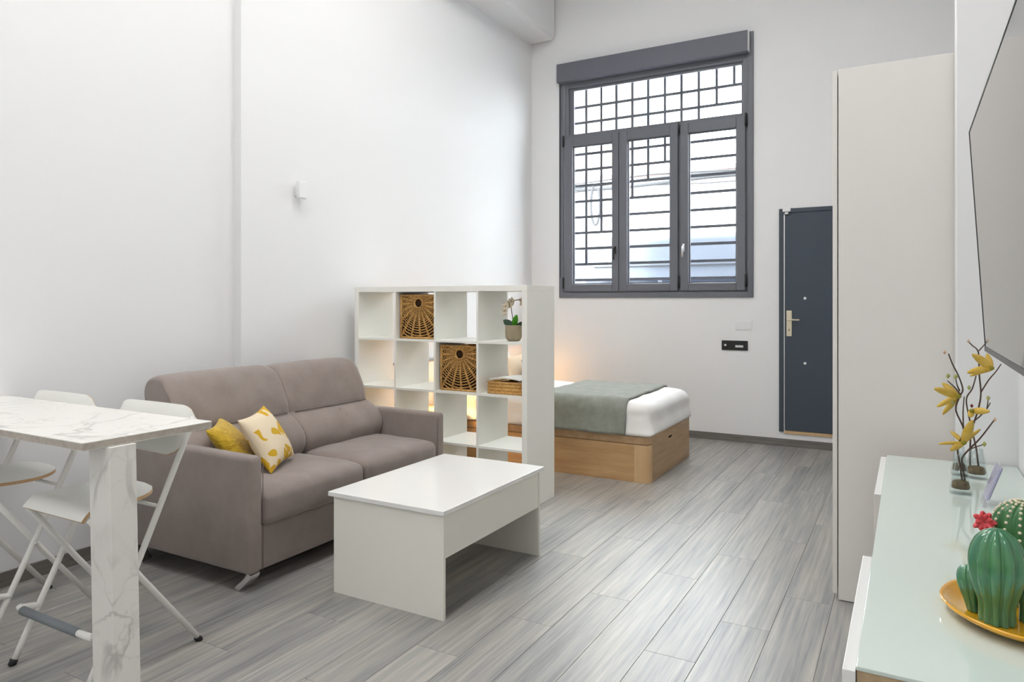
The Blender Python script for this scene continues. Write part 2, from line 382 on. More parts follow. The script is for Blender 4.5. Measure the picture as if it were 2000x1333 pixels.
link('ceiling', bx(-4.0, .9, YF - .2, YB + .2, ZC, ZC + .15), m_ceil, kind='structure', label='high white ceiling', cat='ceiling')
link('trim_1', bx(-3.99, -3.40, YF, YB, 4.24, ZC, bev=.06, seg=5), m_wall, kind='structure', label='white boxed soffit along the top of the left wall', cat='trim', smooth='angle')
link('baseboard_left', (lambda b: (box(b, XL, XL + .012, YF, 3.06, 0, .072), box(b, XP, XP + .012, 3.06, 3.55, 0, .072), box(b, XL2, XL2 + .012, 3.55, YB, 0, .072), b)[-1])(B()), m_base, kind='structure', label='grey wood baseboard along left wall', cat='baseboard')
link('baseboard_back', bx(XL2 + .012, XR, YB - .012, YB, 0, .07), m_base, kind='structure', label='grey wood baseboard under window wall', cat='baseboard')
link('baseboard_right', bx(XR - .012, XR, YF, 3.385, 0, .07), m_base, kind='structure', label='grey wood baseboard along right wall', cat='baseboard')

# ------------------------------------------------------------------ light panels added out of view to light the room
def added_light_panel(x, y, lab):
    t = empty('added_light_panel', (x, y, ZC - .06), lab, 'light', 'added unseen light panels')
    b = B(); hx, hy = .62, .62
    box(b, x - hx, x + hx, y - hy, y - hy + .03, ZC - .06, ZC - .001); box(b, x - hx, x + hx, y + hy - .03, y + hy, ZC - .06, ZC - .001)
    box(b, x - hx, x - hx + .03, y - hy + .03, y + hy - .03, ZC - .06, ZC - .001); box(b, x + hx - .03, x + hx, y - hy + .03, y + hy - .03, ZC - .06, ZC - .001)
    link('housing', b, m_plast, t)
    link('diffuser', bx(x - hx + .031, x + hx - .031, y - hy + .031, y + hy - .031, ZC - .05, ZC - .03), m_panel, t)
added_light_panel(-1.9, 3.9, 'added unseen light panel above the shelving unit')
added_light_panel(-1.9, 1.5, 'added unseen light panel above the bar table end')
added_light_panel(-1.7, -1.1, 'added unseen light panel behind the viewer')

# ------------------------------------------------------------------ window
win = empty('window_1', (-2.33, YB, 1.40), 'large anthracite window with three sashes under a shutter box', 'window', kind='structure')
def frame_ring(b, x0, x1, z0, z1, wl, wr, wb, wt, y0, y1, bev=.004):
    box(b, x0, x0 + wl, y0, y1, z0, z1, bev=bev); box(b, x1 - wr, x1, y0, y1, z0, z1, bev=bev)
    box(b, x0 + wl, x1 - wr, y0, y1, z0, z0 + wb, bev=bev); box(b, x0 + wl, x1 - wr, y0, y1, z1 - wt, z1, bev=bev)
b = B(); frame_ring(b, -3.359, -1.301, 1.40, 3.955, .055, .055, .055, .04, YB - .018, YB + .004)
link('casing', b, m_frame, win)
b = B(); frame_ring(b, -3.305, -1.355, 1.455, 3.935, .05, .05, .05, .245, YB + .0, YB + .07)
box(b, -2.668, -2.650, YB + .002, YB + .066, 1.5, 3.11); box(b, -2.046, -1.992, YB + .002, YB + .066, 1.5, 3.11)
box(b, -3.255, -1.405, YB + .002, YB + .068, 3.11, 3.185, bev=.003)
fr = link('fixed_frame', b, m_frame, win)
b = B(); frame_ring(b, -3.257, -1.403, 3.18, 3.69, .058, .02, .012, .025, YB + .03, YB + .06, bev=.002)
link('glazing_bead', b, m_frame, fr)
link('pane', bx(-3.21, -1.41, YB + .04, YB + .046, 3.185, 3.68), m_pane, fr)
sb = link('shutter_box', bx(-3.352, -1.338, YB - .10, YB - .016, 3.745, 3.945, bev=.006), m_box, win)
link('end_cap', bx(-1.3385, -1.334, YB - .096, YB - .02, 3.75, 3.94), m_plast, sb)
def sash(x0, x1, gx0, gx1, hinge_x, handle_x):
    b = B(); frame_ring(b, x0, x1, 1.468, 3.148, gx0 - x0, x1 - gx1, .078, .1, YB - .03, YB + .035, bev=.006)
    s = link('sash', b, m_frame, win)
    b = B(); frame_ring(b, gx0, gx1, 1.546, 3.048, .012, .012, .012, .012, YB + .0, YB + .02, bev=0); link('glazing_bead', b, m_frame, s)
    link('pane', bx(gx0 + .002, gx1 - .002, YB + .005, YB + .011, 1.548, 3.046), m_pane, s)
    for zz in (1.50, 3.05):
        link('hinge', (lambda q: (tube(q, [(hinge_x, YB - .038, zz), (hinge_x, YB - .038, zz + .12)], .011, 10), q)[-1])(B()), m_rub, s)
    if handle_x:
        h = link('handle', (lambda q: (box(q, handle_x - .013, handle_x + .013, YB - .042, YB - .031, 1.86, 1.94, bev=.004), tube(q, [(handle_x, YB - .04, 1.92), (handle_x, YB - .07, 1.92), (handle_x, YB - .075, 1.91), (handle_x, YB - .075, 1.80)], .009, 10), q)[-1])(B()), m_rub if handle_x < -2.5 else m_steel, s)
sash(-3.291, -2.662, -3.193, -2.736, -3.297, -2.70)
sash(-2.657, -2.031, -2.568, -2.113, -2.019, None)
sash(-2.007, -1.373, -1.925, -1.458, -1.366, -1.97)
link('shutter_strap', bx(-3.345, -3.338, YB - .022, YB - .018, 1.62, 3.74), m_rub, win)

# ------------------------------------------------------------------ window grille: a stepped grid of iron bars
gr = empty('window_grille', (-2.33, 7.2, 1.43), 'dark iron window grille with a stepped pattern of square bars', 'grille')
ZB = [3.515 - .1742 * k for k in range(13)]
vx = [-3.107, -2.929, -2.755, -2.574, -2.400, -2.220, -2.044, -1.868, -1.688, -1.515]
vend = [10, 8, 7, 6, 5, 4, 3, 2, 1, 0]
for k, zz in enumerate(ZB):
    if zz < 1.44: break
    link('bar', bx(-3.333, -1.327, 7.194, 7.21, zz - .014, zz + .014), m_bar, gr)
for x, e in zip(vx, vend):
    link('bar', bx(x - .0135, x + .0135, 7.190, 7.2025, ZB[e] - .008, 3.86), m_bar, gr)
b = B(); frame_ring(b, -3.334, -1.326, 1.427, 3.928, .02, .02, .02, .02, 7.19, 7.215, bev=0); link('grille_frame', b, m_bar, gr)

# ------------------------------------------------------------------ entrance door
dr = empty('door_1', (-.64, YB, .145), 'slate grey entrance door beside the wardrobe', 'door', kind='structure')
b = B(); box(b, -1.069, -1.030, YB - .02, YB + .16, .137, 2.231, bev=.003); box(b, -1.030, -.24, YB - .02, YB + .16, 2.195, 2.231, bev=.003); box(b, -.24, -.2, YB - .02, YB + .16, .137, 2.231)
link('door_frame', b, m_door, dr)
leaf = link('leaf', bx(-1.018, -.245, YB - .006, YB + .045, .15, 2.190, bev=.003), m_door, dr)
link('edge_strip', bx(-1.029, -1.0195, YB - .004, YB + .03, .15, 2.17), m_steel, dr)
link('threshold', bx(-1.02, -.24, YB - .014, YB + .15, .122, .148), m_oakx, dr)
hp = link('handle_plate', bx(-1.004, -.956, YB - .014, YB - .006, 1.035, 1.275, bev=.003, seg=3), m_brass, leaf)
link('lever', tube(B(), [(-.985, YB - .012, 1.19), (-.985, YB - .055, 1.19), (-.975, YB - .06, 1.19), (-.885, YB - .06, 1.19)], .008, 10), m_brass, leaf)
link('keyhole', bx(-.983, -.977, YB - .0155, YB - .0135, 1.085, 1.105), m_dark, leaf)
for zz in (1.39, .787):
    link('stud', (lambda q: (tube(q, [(-.842, YB - .006, zz), (-.842, YB - .012, zz)], .013, 14), q)[-1])(B()), m_steel, leaf)
ds = link('door_sensor', bx(-1.034, -.966, YB - .042, YB - .021, 2.2, 2.243, bev=.003), m_plast, label='small white contact sensor above the slate door', cat='sensor')
link('magnet', bx(-1.016, -.985, YB - .03, YB - .008, 2.178, 2.197, bev=.002), m_plast, ds)
# switches on the end wall
sw = empty('light_switch', (-1.395, YB, 1.085), 'white triple light switch left of the slate door', 'switch')
link('switch_plate', bx(-1.472, -1.318, YB - .008, YB, 1.085, 1.178, bev=.003), m_plast, sw)
for k in range(3): link('rocker', bx(-1.460 + k * .0445, -1.418 + k * .0445, YB - .0125, YB - .008, 1.1, 1.163, bev=.0015), m_plast, sw)
cp = empty('control_panel', (-1.477, YB, .887), 'small black control panel under the white light switch', 'control panel')
link('panel', bx(-1.601, -1.354, YB - .012, YB, .887, .981, bev=.003), m_blackp, cp)
link('button', tube(B(), [(-1.565, YB - .012, .936), (-1.565, YB - .017, .936)], .011, 12), m_plast, cp)
link('card_slot', bx(-1.47, -1.395, YB - .015, YB - .012, .915, .937), m_steel, cp)
# motion sensor on the pilaster edge
ms = empty('motion_sensor', (XP, 3.53, 2.07), 'small white motion sensor on the pilaster above the sofa', 'sensor')
link('bracket', bx(XP, XP + .02, 3.51, 3.545, 2.09, 2.14), m_plast, ms)
link('sensor_body', bx(XP + .02, XP + .055, 3.50, 3.575, 2.07, 2.19, bev=.008, seg=3), m_plast, ms)

# ================================================================== SHELF UNIT
SX0, SX1, SY0, SY1 = -3.612, -2.152, 4.022, 4.425
sh = empty('shelf_unit', ((SX0 + SX1) / 2, (SY0 + SY1) / 2, 0), 'white open cube shelving unit dividing sofa and bed', 'shelf')
TH, IN = .038, .016
link('side_panel', bx(SX0, SX0 + TH, SY0, SY1, 0, 1.428, bev=.001), m_lamsh, sh); link('side_panel', bx(SX1 - TH, SX1, SY0, SY1, 0, 1.428, bev=.001), m_lamsh, sh)
link('top_panel', bx(SX0, SX1, SY0, SY1, 1.4285, 1.467, bev=.001), m_lamsh, sh); link('bottom_panel', bx(SX0 + TH, SX1 - TH, SY0, SY1, .0, TH, bev=.001), m_lamsh, sh)
CW = (SX1 - SX0 - 2 * TH - 3 * IN) / 4; CH = (1.428 - TH - 3 * IN) / 4
cellx = [SX0 + TH + i * (CW + IN) for i in range(4)]; cellz = [TH + (3 - i) * (CH + IN) for i in range(4)]   # row 0 on top
for i in range(1, 4): link('shelf_board', bx(SX0 + TH, SX1 - TH, SY0 + .001, SY1 - .001, cellz[i - 1] - IN, cellz[i - 1], bev=.0008), m_lamsh, sh)
for i in range(1, 4):
    for r in range(4): link('divider', bx(cellx[i] - IN, cellx[i], SY0 + .001, SY1 - .001, cellz[r], cellz[r] + CH, bev=.0008), m_lamsh, sh)

def basket(cx, z0, lab, name='storage_basket'):
    W2, H, y0, y1 = .155, .315, SY0 + .045, SY1 - .01
    t = empty(name, (cx, (y0 + y1) / 2, z0), lab, 'basket', 'woven storage baskets in the shelf')
    b = B()
    box(b, cx - W2 + .004, cx + W2 - .004, y0 + .010, y0 + .014, z0 + .004, z0 + H - .004)
    link('dark_interior_sheet', b, m_strawd, t)  # dark sheet painted in for the shaded inside of the basket
    b = B()
    box(b, cx - W2, cx - W2 + .012, y0 + .02, y1, z0, z0 + H - .01, bev=.004); box(b, cx + W2 - .012, cx + W2, y0 + .02, y1, z0, z0 + H - .01, bev=.004)
    box(b, cx - W2 + .012, cx + W2 - .012, y1 - .012, y1, z0, z0 + H - .01, bev=.004); box(b, cx - W2 + .012, cx + W2 - .012, y0 + .02, y1 - .012, z0, z0 + .01)
    link('basket_wall', b, m_straw, t)
    hz = z0 + H - .06; hc = Vector((cx, y0, hz)); R0 = .034
    def clip(a):
        dx, dz = math.cos(a), math.sin(a); s = 9
        if dx > 1e-6: s = min(s, (W2 - .006) / dx)
        if dx < -1e-6: s = min(s, (-W2 + .006) / dx)
        if dz > 1e-6: s = min(s, (.052) / dz)
        if dz < -1e-6: s = min(s, (-(H - .066)) / dz)
        return s
    b = B()
    nsp = 20
    for k in range(nsp):
        a = 2 * PI * k / nsp + .05; s = clip(a)
        if s < R0 + .004: continue
        d = Vector((math.cos(a), 0, math.sin(a)))
        wob = Vector((random.uniform(-.002, .002), 0, random.uniform(-.002, .002)))
        tube(b, [hc + d * R0 + Vector((0, .004, 0)), hc + d * ((R0 + s) / 2) + Vector((0, -.002, 0)) + wob, hc + d * s + Vector((0, .003, 0))], [.0045, .0065, .0085], 5)
    link('spoke_weave', b, m_straw, t, kind='stuff')
    b = B(); rr = R0 + .006; k = 0
    while rr < .31:
        seg = []; n = 90
        for q in range(n + 1):
            a = 2 * PI * q / n + .03; s = clip(a)
            ok = rr < s
            if ok: seg.append(hc + Vector((math.cos(a) * rr, (.004 if (q + k) % 2 else -.004), math.sin(a) * rr)) + Vector((0, 0, random.uniform(-.001, .001))))
            if (not ok or q == n) and len(seg) > 1:
                tube(b, seg, .0043, 4)
            if not ok: seg = []
        rr += .0105 + .0150 * max(0, (rr - .08) / .2); k += 1
    link('twine_weave', b, m_straw, t, kind='stuff')
    b = B()
    tube(b, [(cx - W2, y0, z0 + .006), (cx - W2, y0, z0 + H)], .008, 6); tube(b, [(cx + W2, y0, z0 + .006), (cx + W2, y0, z0 + H)], .008, 6)
    tube(b, [(cx - W2, y0, z0 + .008), (cx + W2, y0, z0 + .008)], .008, 6); tube(b, [(cx - W2, y0, z0 + H - .006), (cx + W2, y0, z0 + H - .006)], .009, 6)
    tube(b, [hc + Vector((math.cos(2 * PI * q / 24) * R0, -.002, math.sin(2 * PI * q / 24) * R0)) for q in range(25)], .006, 6)
    link('braided_rim', b, m_straw, t)
    b = B()
    for dx in (-.016, -.005, .006, .017): tube(b, [(cx + dx, y0 + .008, hz - .03), (cx + dx, y0 + .008, hz + .03)], .004, 5)
    link('handle_cord', b, m_strawd, t)
basket(cellx[1] + CW / 2 + .004, cellz[0], 'round-handled woven straw basket in the top row of the shelf')
basket(cellx[2] + CW / 2 + .006, cellz[1], 'round-handled woven straw basket in the second row of the shelf')

# low woven tray with an open magazine
tx0, tx1, ty0, ty1, tz = cellx[3] + .055, cellx[3] + .315, SY0 + .04, SY0 + .34, cellz[1]
tray = empty('low_basket', ((tx0 + tx1) / 2, (ty0 + ty1) / 2, tz), 'low woven straw tray beneath white papers in the shelf', 'basket')
b = B(); box(b, tx0, tx1, ty0, ty1, tz, tz + .012); link('tray_base', b, m_strawd, tray)
b = B()
for k in range(7):
    zz = tz + .008 + k * .0112; e = .004 * (k % 2)
    tube(b, [(tx0 + e, ty0 + e, zz), (tx1 - e, ty0 + e, zz), (tx1 - e, ty1 - e, zz), (tx0 + e, ty1 - e, zz), (tx0 + e, ty0 + e, zz)], .0085, 6)
link('woven_band', b, m_straw, tray)
b = B(); zz = tz + .0865
sheet(b, lambda u, v: (tx0 + .015 + .235 * u, ty0 - .01 + .26 * v, zz + .012 + .012 * abs(math.sin(PI * u)) - .006 * v), 12, 6, .006)
pp = link('magazine', b, m_paper, label='open white magazine lying on the low woven tray', cat='magazine', smooth='angle')

# orchid
oc = Vector((cellx[3] + .195, SY0 + .14, cellz[0]))
orc = empty('potted_orchid', oc, 'small white orchid in a taupe ceramic pot on the shelf', 'potted plant')
pot = link('pot', lathe(B(), [(.036, 0), (.046, .008), (.056, .03), (.058, .06), (.058, .108), (.052, .108), (.052, .095)], oc, 28), m_pot, orc)
link('soil', lathe(B(), [(.0515, .09), (.0515, .096), (.02, .1)], oc, 20), m_soil, pot)
def leafmesh(base, tip, width, sag=.0, n=8):
    base, tip = Vector(base), Vector(tip); d = tip - base; side = d.cross(Vector((.3, -1, .2))).normalized()
    return sheet(B(), lambda u, v: base + d * v + Vector((0, 0, -sag * (v - .5) ** 2)) + side * ((u - .5) * width * max(.06, math.sin(PI * min(1, .12 + v * .86)) ** .7)) + Vector((0, .012 * abs(u - .5), 0)), 4, n, .002)
top = oc + Vector((0, 0, .1))
link('leaf', leafmesh(top + Vector((.0, -.01, -.004)), top + Vector((.038, -.03, .078)), .042), m_leaf, orc, smooth=True)
link('leaf', leafmesh(top + Vector((-.005, -.008, -.004)), top + Vector((-.07, -.02, .04)), .05), m_leafd, orc, smooth=True)
link('leaf', leafmesh(top + Vector((.01, 0, -.004)), top + Vector((.085, .0, .03)), .03), m_leafd, orc, smooth=True)
sp = smoothpts([top + Vector(p) for p in ((0, 0, 0), (-.006, -.005, .06), (-.012, -.01, .12), (.0, -.01, .165), (.04, 0, .178), (.075, .01, .165))], 5)
link('stem', tube(B(), sp, .003, 6), m_stemo, orc)
def blossom(c, r, par, mat, face=Vector((-.3, -1, .1))):
    f = face.normalized(); a, bb = frame_for(f); b = B(); c = Vector(c)
    for k in range(5):
        an = 2 * PI * k / 5 + .3; d = a * math.cos(an) + bb * math.sin(an); s = a * -math.sin(an) + bb * math.cos(an)
        sheet(b, lambda u, v, d=d, s=s: c + d * r * v + s * (u - .5) * r * .9 * math.sin(PI * (.15 + .8 * v)) + f * r * .25 * v * v, 3, 4, .001)
    return link('blossom', b, mat, par, smooth=True)
for c, r in (((-.016, -.02, .15), .03), ((-.04, -.03, .135), .028), ((-.052, -.025, .105), .028), ((.0, -.02, .165), .026), ((.075, .0, .17), .03), ((.085, .005, .135), .026)):
    bl = blossom(top + Vector(c), r * 1.25, orc, m_petal)
    link('blossom_heart', lathe(B(), [(.002, -.004), (.005, 0), (.002, .004)], top + Vector(c) + Vector((-.003, -.006, 0)), 8), m_yelg, bl)

# ================================================================== BED CORNER
BX0, BX1, BY0, BY1 = -3.64, -1.685, 5.075, 6.17
bed = empty('ottoman_bed', ((BX0 + BX1) / 2, (BY0 + BY1) / 2, 0), 'light oak ottoman bed base beside the shelving unit', 'bed')
link('side_board', bx(BX0, BX1 - .118, BY0 + .004, BY0 + .026, 0, .283, bev=.002), m_oak, bed)
link('side_board', bx(BX0, BX1 - .03, BY1 - .026, BY1 - .004, 0, .283, bev=.002), m_oak, bed)
link('foot_board', bx(BX1 - .024, BX1 - .0, BY0 + .075, BY1, 0, .345, bev=.002), m_oakd, bed)
link('head_board_panel', bx(BX0, BX0 + .022, BY0 + .03, BY1 - .03, 0, .283), m_oak, bed)
def quarter(x1, y0, rad, back, z0, z1):
    b = B(); pts = [(x1 - back, y0)] + [(x1 - rad + rad * math.sin(a), y0 + rad - rad * math.cos(a)) for a in [PI / 2 * k / 8 for k in range(9)]] + [(x1, y0 + back - .045), (x1 - back, y0 + back - .045)]
    lo = [b.verts.new((p[0], p[1], z0)) for p in pts]; hi = [b.verts.new((p[0], p[1], z1)) for p in pts]
    b.faces.new(lo); b.faces.new(hi)
    for i in range(len(pts)): b.faces.new((lo[i], lo[(i + 1) % len(pts)], hi[(i + 1) % len(pts)], hi[i]))
    return b
link('corner_post', quarter(BX1, BY0, .05, .117, 0, .283), m_oakx, bed, smooth='angle')
b = B(); pts = [(BX0, BY0)] + [(BX1 - .05 + .05 * math.sin(a), BY0 + .05 - .05 * math.cos(a)) for a in [PI / 2 * k / 8 for k in range(9)]] + [(BX1, BY0 + .073), (BX1 - .026, BY0 + .073), (BX1 - .026, BY1), (BX0, BY1)]
lo = [b.verts.new((p[0], p[1], .289)) for p in pts]; hi = [b.verts.new((p[0], p[1], .345)) for p in pts]
b.faces.new(lo); b.faces.new(hi)
for i in range(len(pts)): b.faces.new((lo[i], lo[(i + 1) % len(pts)], hi[(i + 1) % len(pts)], hi[i]))
link('lid', b, m_oakd, bed, smooth='angle')
link('pull_slot', bx(BX1 - .0005, BX1 + .0012, 5.56, 5.64, .262, .278), m_dark, bed)
# mattress with tucked white linen
def noise2(x, y): return math.sin(x * 9.1 + 1.3 * math.sin(y * 7.3)) * .5 + math.sin(y * 13.7 + 1.7 * math.sin(x * 5.1)) * .5
MC = Vector(((BX0 + BX1) / 2 + .005, (BY0 + BY1) / 2, .475)); MH = ((BX1 - BX0) / 2 + .005, (BY1 - BY0) / 2 + .01, .128)
def mdef(p, q):
    p = p.copy(); fold = noise2(p.x * 1.3, p.y * 1.7)
    p.z += .006 * fold * max(0, p.z / MH[2])
    k = max(0, -p.z / MH[2])
    if abs(p.y) > MH[1] - .09: p.y += math.copysign(.062 * k ** 2.4, p.y)
    if p.x > MH[0] - .16:
        p.z -= .012 * ((p.x - MH[0] + .16) / .16) ** 2 * max(0, p.z / MH[2])
        if p.x > MH[0] - .09: p.x += .066 * k ** 2.4 + .006 * math.sin(p.y * 17) * (1 - (p.z / MH[2]) ** 2)
        p.y += .003 * math.sin(p.z * 60 + p.y * 12)
    return p
mat_ = soft(B(), MH, .085, 34, mdef); bmesh.ops.translate(mat_, verts=mat_.verts, vec=MC)
link('mattress', mat_, m_linen, smooth=True, label='mattress dressed in white linen on the oak bed base', cat='mattress')
# throw across the foot of the bed
tz_ = MC.z + MH[2]; yl, yr = MC.y - MH[1], MC.y + MH[1]; R_ = .085; off = .014
prof = []
def arc(cy, cz, a0, a1, n=7): return [(cy + (R_ + off) * math.cos(a0 + (a1 - a0) * k / n), cz + (R_ + off) * math.sin(a0 + (a1 - a0) * k / n)) for k in range(n + 1)]
prof += [(yl - off - .014 * (1 - k / 6), .352 + k * .0215) for k in range(7)]
prof += arc(yl + R_, tz_ - R_, PI, PI / 2)
prof += [(yl + R_ + (yr - yl - 2 * R_) * k / 14, tz_ + off) for k in range(1, 14)]
prof += arc(yr - R_, tz_ - R_, PI / 2, 0)
prof += [(yr + off, .46 - k * .02) for k in range(1, 6)]
NP = len(prof) - 1
def throw(u, v):
    j = min(int(v * NP), NP - 1); f = v * NP - j
    y = prof[j][0] * (1 - f) + prof[j + 1][0] * f; z = prof[j][1] * (1 - f) + prof[j + 1][1] * f
    x = -2.62 + .76 * u + .02 * v - (.05 * max(0, v - .15))
    y += .003 * math.sin(x * 70 + z * 8) * (1 if v < .2 else 0); z += .004 * noise2(x * 2, y * 2) + .003
    return (x, y, z)
link('throw_blanket', sheet(B(), throw, 40, NP, .012), m_throw, smooth=True, label='grey-green throw blanket draped over the bed', cat='blanket')
# headboard, bedside tables, lamps, pillows
hb = empty('headboard', (XL2 + .03, 5.6, .2), 'low white headboard panel against left wall behind bed', 'headboard')
link('panel', bx(XL2 + .001, -3.65, 4.52, 6.2, .2, .84, bev=.006), m_lamsh, hb); link('cap_rail', bx(XL2 + .001, -3.64, 4.51, 6.21, .841, .856, bev=.002), m_grout, hb)
def nightstand(y0, y1, lab):
    x0, x1, zt = -3.62, -3.28, .47
    t = empty('nightstand', ((x0 + x1) / 2, (y0 + y1) / 2, 0), lab, 'nightstand', 'oak bedside tables')
    link('body', bx(x0, x1 - .02, y0 + .005, y1 - .005, .04, zt - .021), m_oak, t); link('top', bx(x0, x1, y0, y1, zt - .02, zt, bev=.002), m_oakd, t)
    for k in range(2):
        d = link('drawer', bx(x1 - .02, x1 - .002, y0 + .008, y1 - .008, .05 + k * .2, .242 + k * .2, bev=.002), m_oakd, t)
        link('knob', tube(B(), [(x1 - .002, (y0 + y1) / 2, .15 + k * .2), (x1 + .02, (y0 + y1) / 2, .15 + k * .2)], .012, 10), m_steel, d)
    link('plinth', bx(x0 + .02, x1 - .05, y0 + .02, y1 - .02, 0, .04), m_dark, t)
    return zt
def bedlamp(x, y, z, lab, en):
    t = empty('bedside_lamp', (x, y, z), lab, 'lamp', 'warm bedside lamps')
    link('lamp_base', lathe(B(), [(.05, 0), (.05, .012), (.012, .02), (.01, .12)], (x, y, z), 18), m_brass, t)
    link('lamp_shade', lathe(B(), [(.066, .115), (.05, .27), (.048, .27), (.064, .115)], (x, y, z), 24, caps=False), m_lamp, t)
    link('upward_light_block', lathe(B(), [(.001, .2705), (.0505, .2705), (.0505, .2735), (.001, .2735)], (x, y, z), 24, caps=False), m_plast, t)  # disc added to block light rising out of the shade
    ld = bpy.data.lights.new('lamp_bulb', 'POINT'); ld.energy = en; ld.color = (1, .62, .27); ld.shadow_soft_size = .04
    lo_ = bpy.data.objects.new('lamp_bulb', ld); COL.objects.link(lo_); lo_.parent = t; lo_.location = (0, 0, .19)
zt = nightstand(4.56, 4.98, 'oak bedside table between the shelving unit and the bed')
bedlamp(-3.345, 4.82, zt, 'warm table lamp on the bedside table nearest the shelf', 26)
nightstand(6.38, 6.80, 'oak bedside table between the bed and the window wall')
bedlamp(-3.42, 6.70, zt, 'warm table lamp on the bedside table below the window wall', 6)
def pillow(name, o, ex, ey, L, Wd, th, mat, lab, cat='pillow', group=None, pinch=.0, n=16, pip=None):
    ex = Vector(ex).normalized(); ey = Vector(ey).normalized(); nz = ex.cross(ey).normalized(); ey = nz.cross(ex).normalized()
    def fn(p, q):
        u, v = p.x / (L / 2), p.y / (Wd / 2)
        k = (max(0, 1 - abs(u) ** 2.6) * max(0, 1 - abs(v) ** 2.6)) ** .55
        pin = 1 - .10 * (1 - abs(v) ** 2) * abs(u) ** 3
        pin2 = 1 - .10 * (1 - abs(u) ** 2) * abs(v) ** 3
        return Vector((p.x * pin, p.y * pin2, math.copysign(1, q[2]) * th / 2 * k * abs(q[2]) if abs(q[2]) > 0 else 0))
    b = B(); soft(b, (L / 2, Wd / 2, .01), .0001, n, fn, basis(Vector(o), ex, ey, nz))
    bmesh.ops.remove_doubles(b, verts=b.verts, dist=.0005)
    return link(name, b, mat, smooth=True, label=lab, cat=cat, group=group)
pillow('bed_pillow', (-3.44, 5.36, .758), (0, 1, 0), (-.35, 0, 1), .46, .30, .14, m_linen, 'white bed pillow propped at the headboard, nearest the shelf')
pillow('bed_pillow', (-3.44, 5.86, .758), (0, 1, 0), (-.35, 0, 1), .46, .30, .14, m_linen, 'white bed pillow propped at the headboard, nearest the window')
pillow('bed_cushion', (-3.235, 5.85, .735), (.1, 1, 0), (-.4, 0, 1), .34, .26, .11, m_beige, 'beige cushion leaning on the white bed pillow')
pillow('bed_cushion', (-3.09, 5.89, .716), (.05, 1, 0), (-.5, 0, 1), .26, .22, .09, m_grey, 'slate grey cushion in front of the beige bed cushion')

# ================================================================== SOFA
so = empty('sofa', (-3.15, 3.03, 0), 'taupe fabric two-seater sofa with tall back cushions', 'sofa')
AX1, AX0 = -2.65, -3.63
NY0, NY1, FY0, FY1 = 2.240, 2.322, 3.728, 3.812
def arm(y0, y1):
    b = bx(AX0, AX1, y0, y1, .088, .646, bev=.024, seg=4)
    for v in b.verts:
        if v.co.z > .6: v.co.z -= .012 * max(0, (v.co.x - (AX1 - .25)) / .25)
    o = link('arm', b, m_cloth, so, smooth='angle')
    q = B(); yy = (y0 + .012) if y0 < 3 else (y1 - .012)
    tube(q, [(AX1 + .0005, y1 - .002 if y0 < 3 else y0 + .002, .1), (AX1 + .0005, y1 - .002 if y0 < 3 else y0 + .002, .60)], .002, 5)
    link('seam', q, m_seam, o)
arm(NY0, NY1); arm(FY0, FY1)
link('base', bx(-3.55, AX1 - .022, NY1 + .001, FY0 - .001, .088, .30, bev=.008), m_cloth, so, smooth='angle')
link('back_frame', bx(AX0 + .005, -3.40, NY1 + .001, FY0 - .001, .088, .70, bev=.02, seg=3), m_cloth, so, smooth='angle')
def seat(y0, y1):
    hx, hy, hz = .33, (y1 - y0) / 2, .087
    def fn(p, q):
        p = p.copy(); u = p.x / hx; v = p.y / hy
        if p.z > 0: p.z += (p.z / hz) ** 2 * (.016 * max(0, 1 - u ** 4) ** .5 * max(0, 1 - v ** 6) - .008 * max(0, u) ** 3)
        if u > .55: p.x += .010 * (1 - (p.z / hz) ** 2) * (1 - v ** 6)
        p.z += .0025 * noise2(p.x * 3 + y0, p.y * 3)
        return p
    b = soft(B(), (hx, hy, hz), .045, 22, fn); bmesh.ops.translate(b, verts=b.verts, vec=(-2.972, (y0 + y1) / 2, .378))
    c = link('seat_cushion', b, m_cloth, so, smooth=True)
ym = (NY1 + FY0) / 2 + .01
seat(NY1 + .003, ym - .002); seat(ym + .002, FY0 - .003)
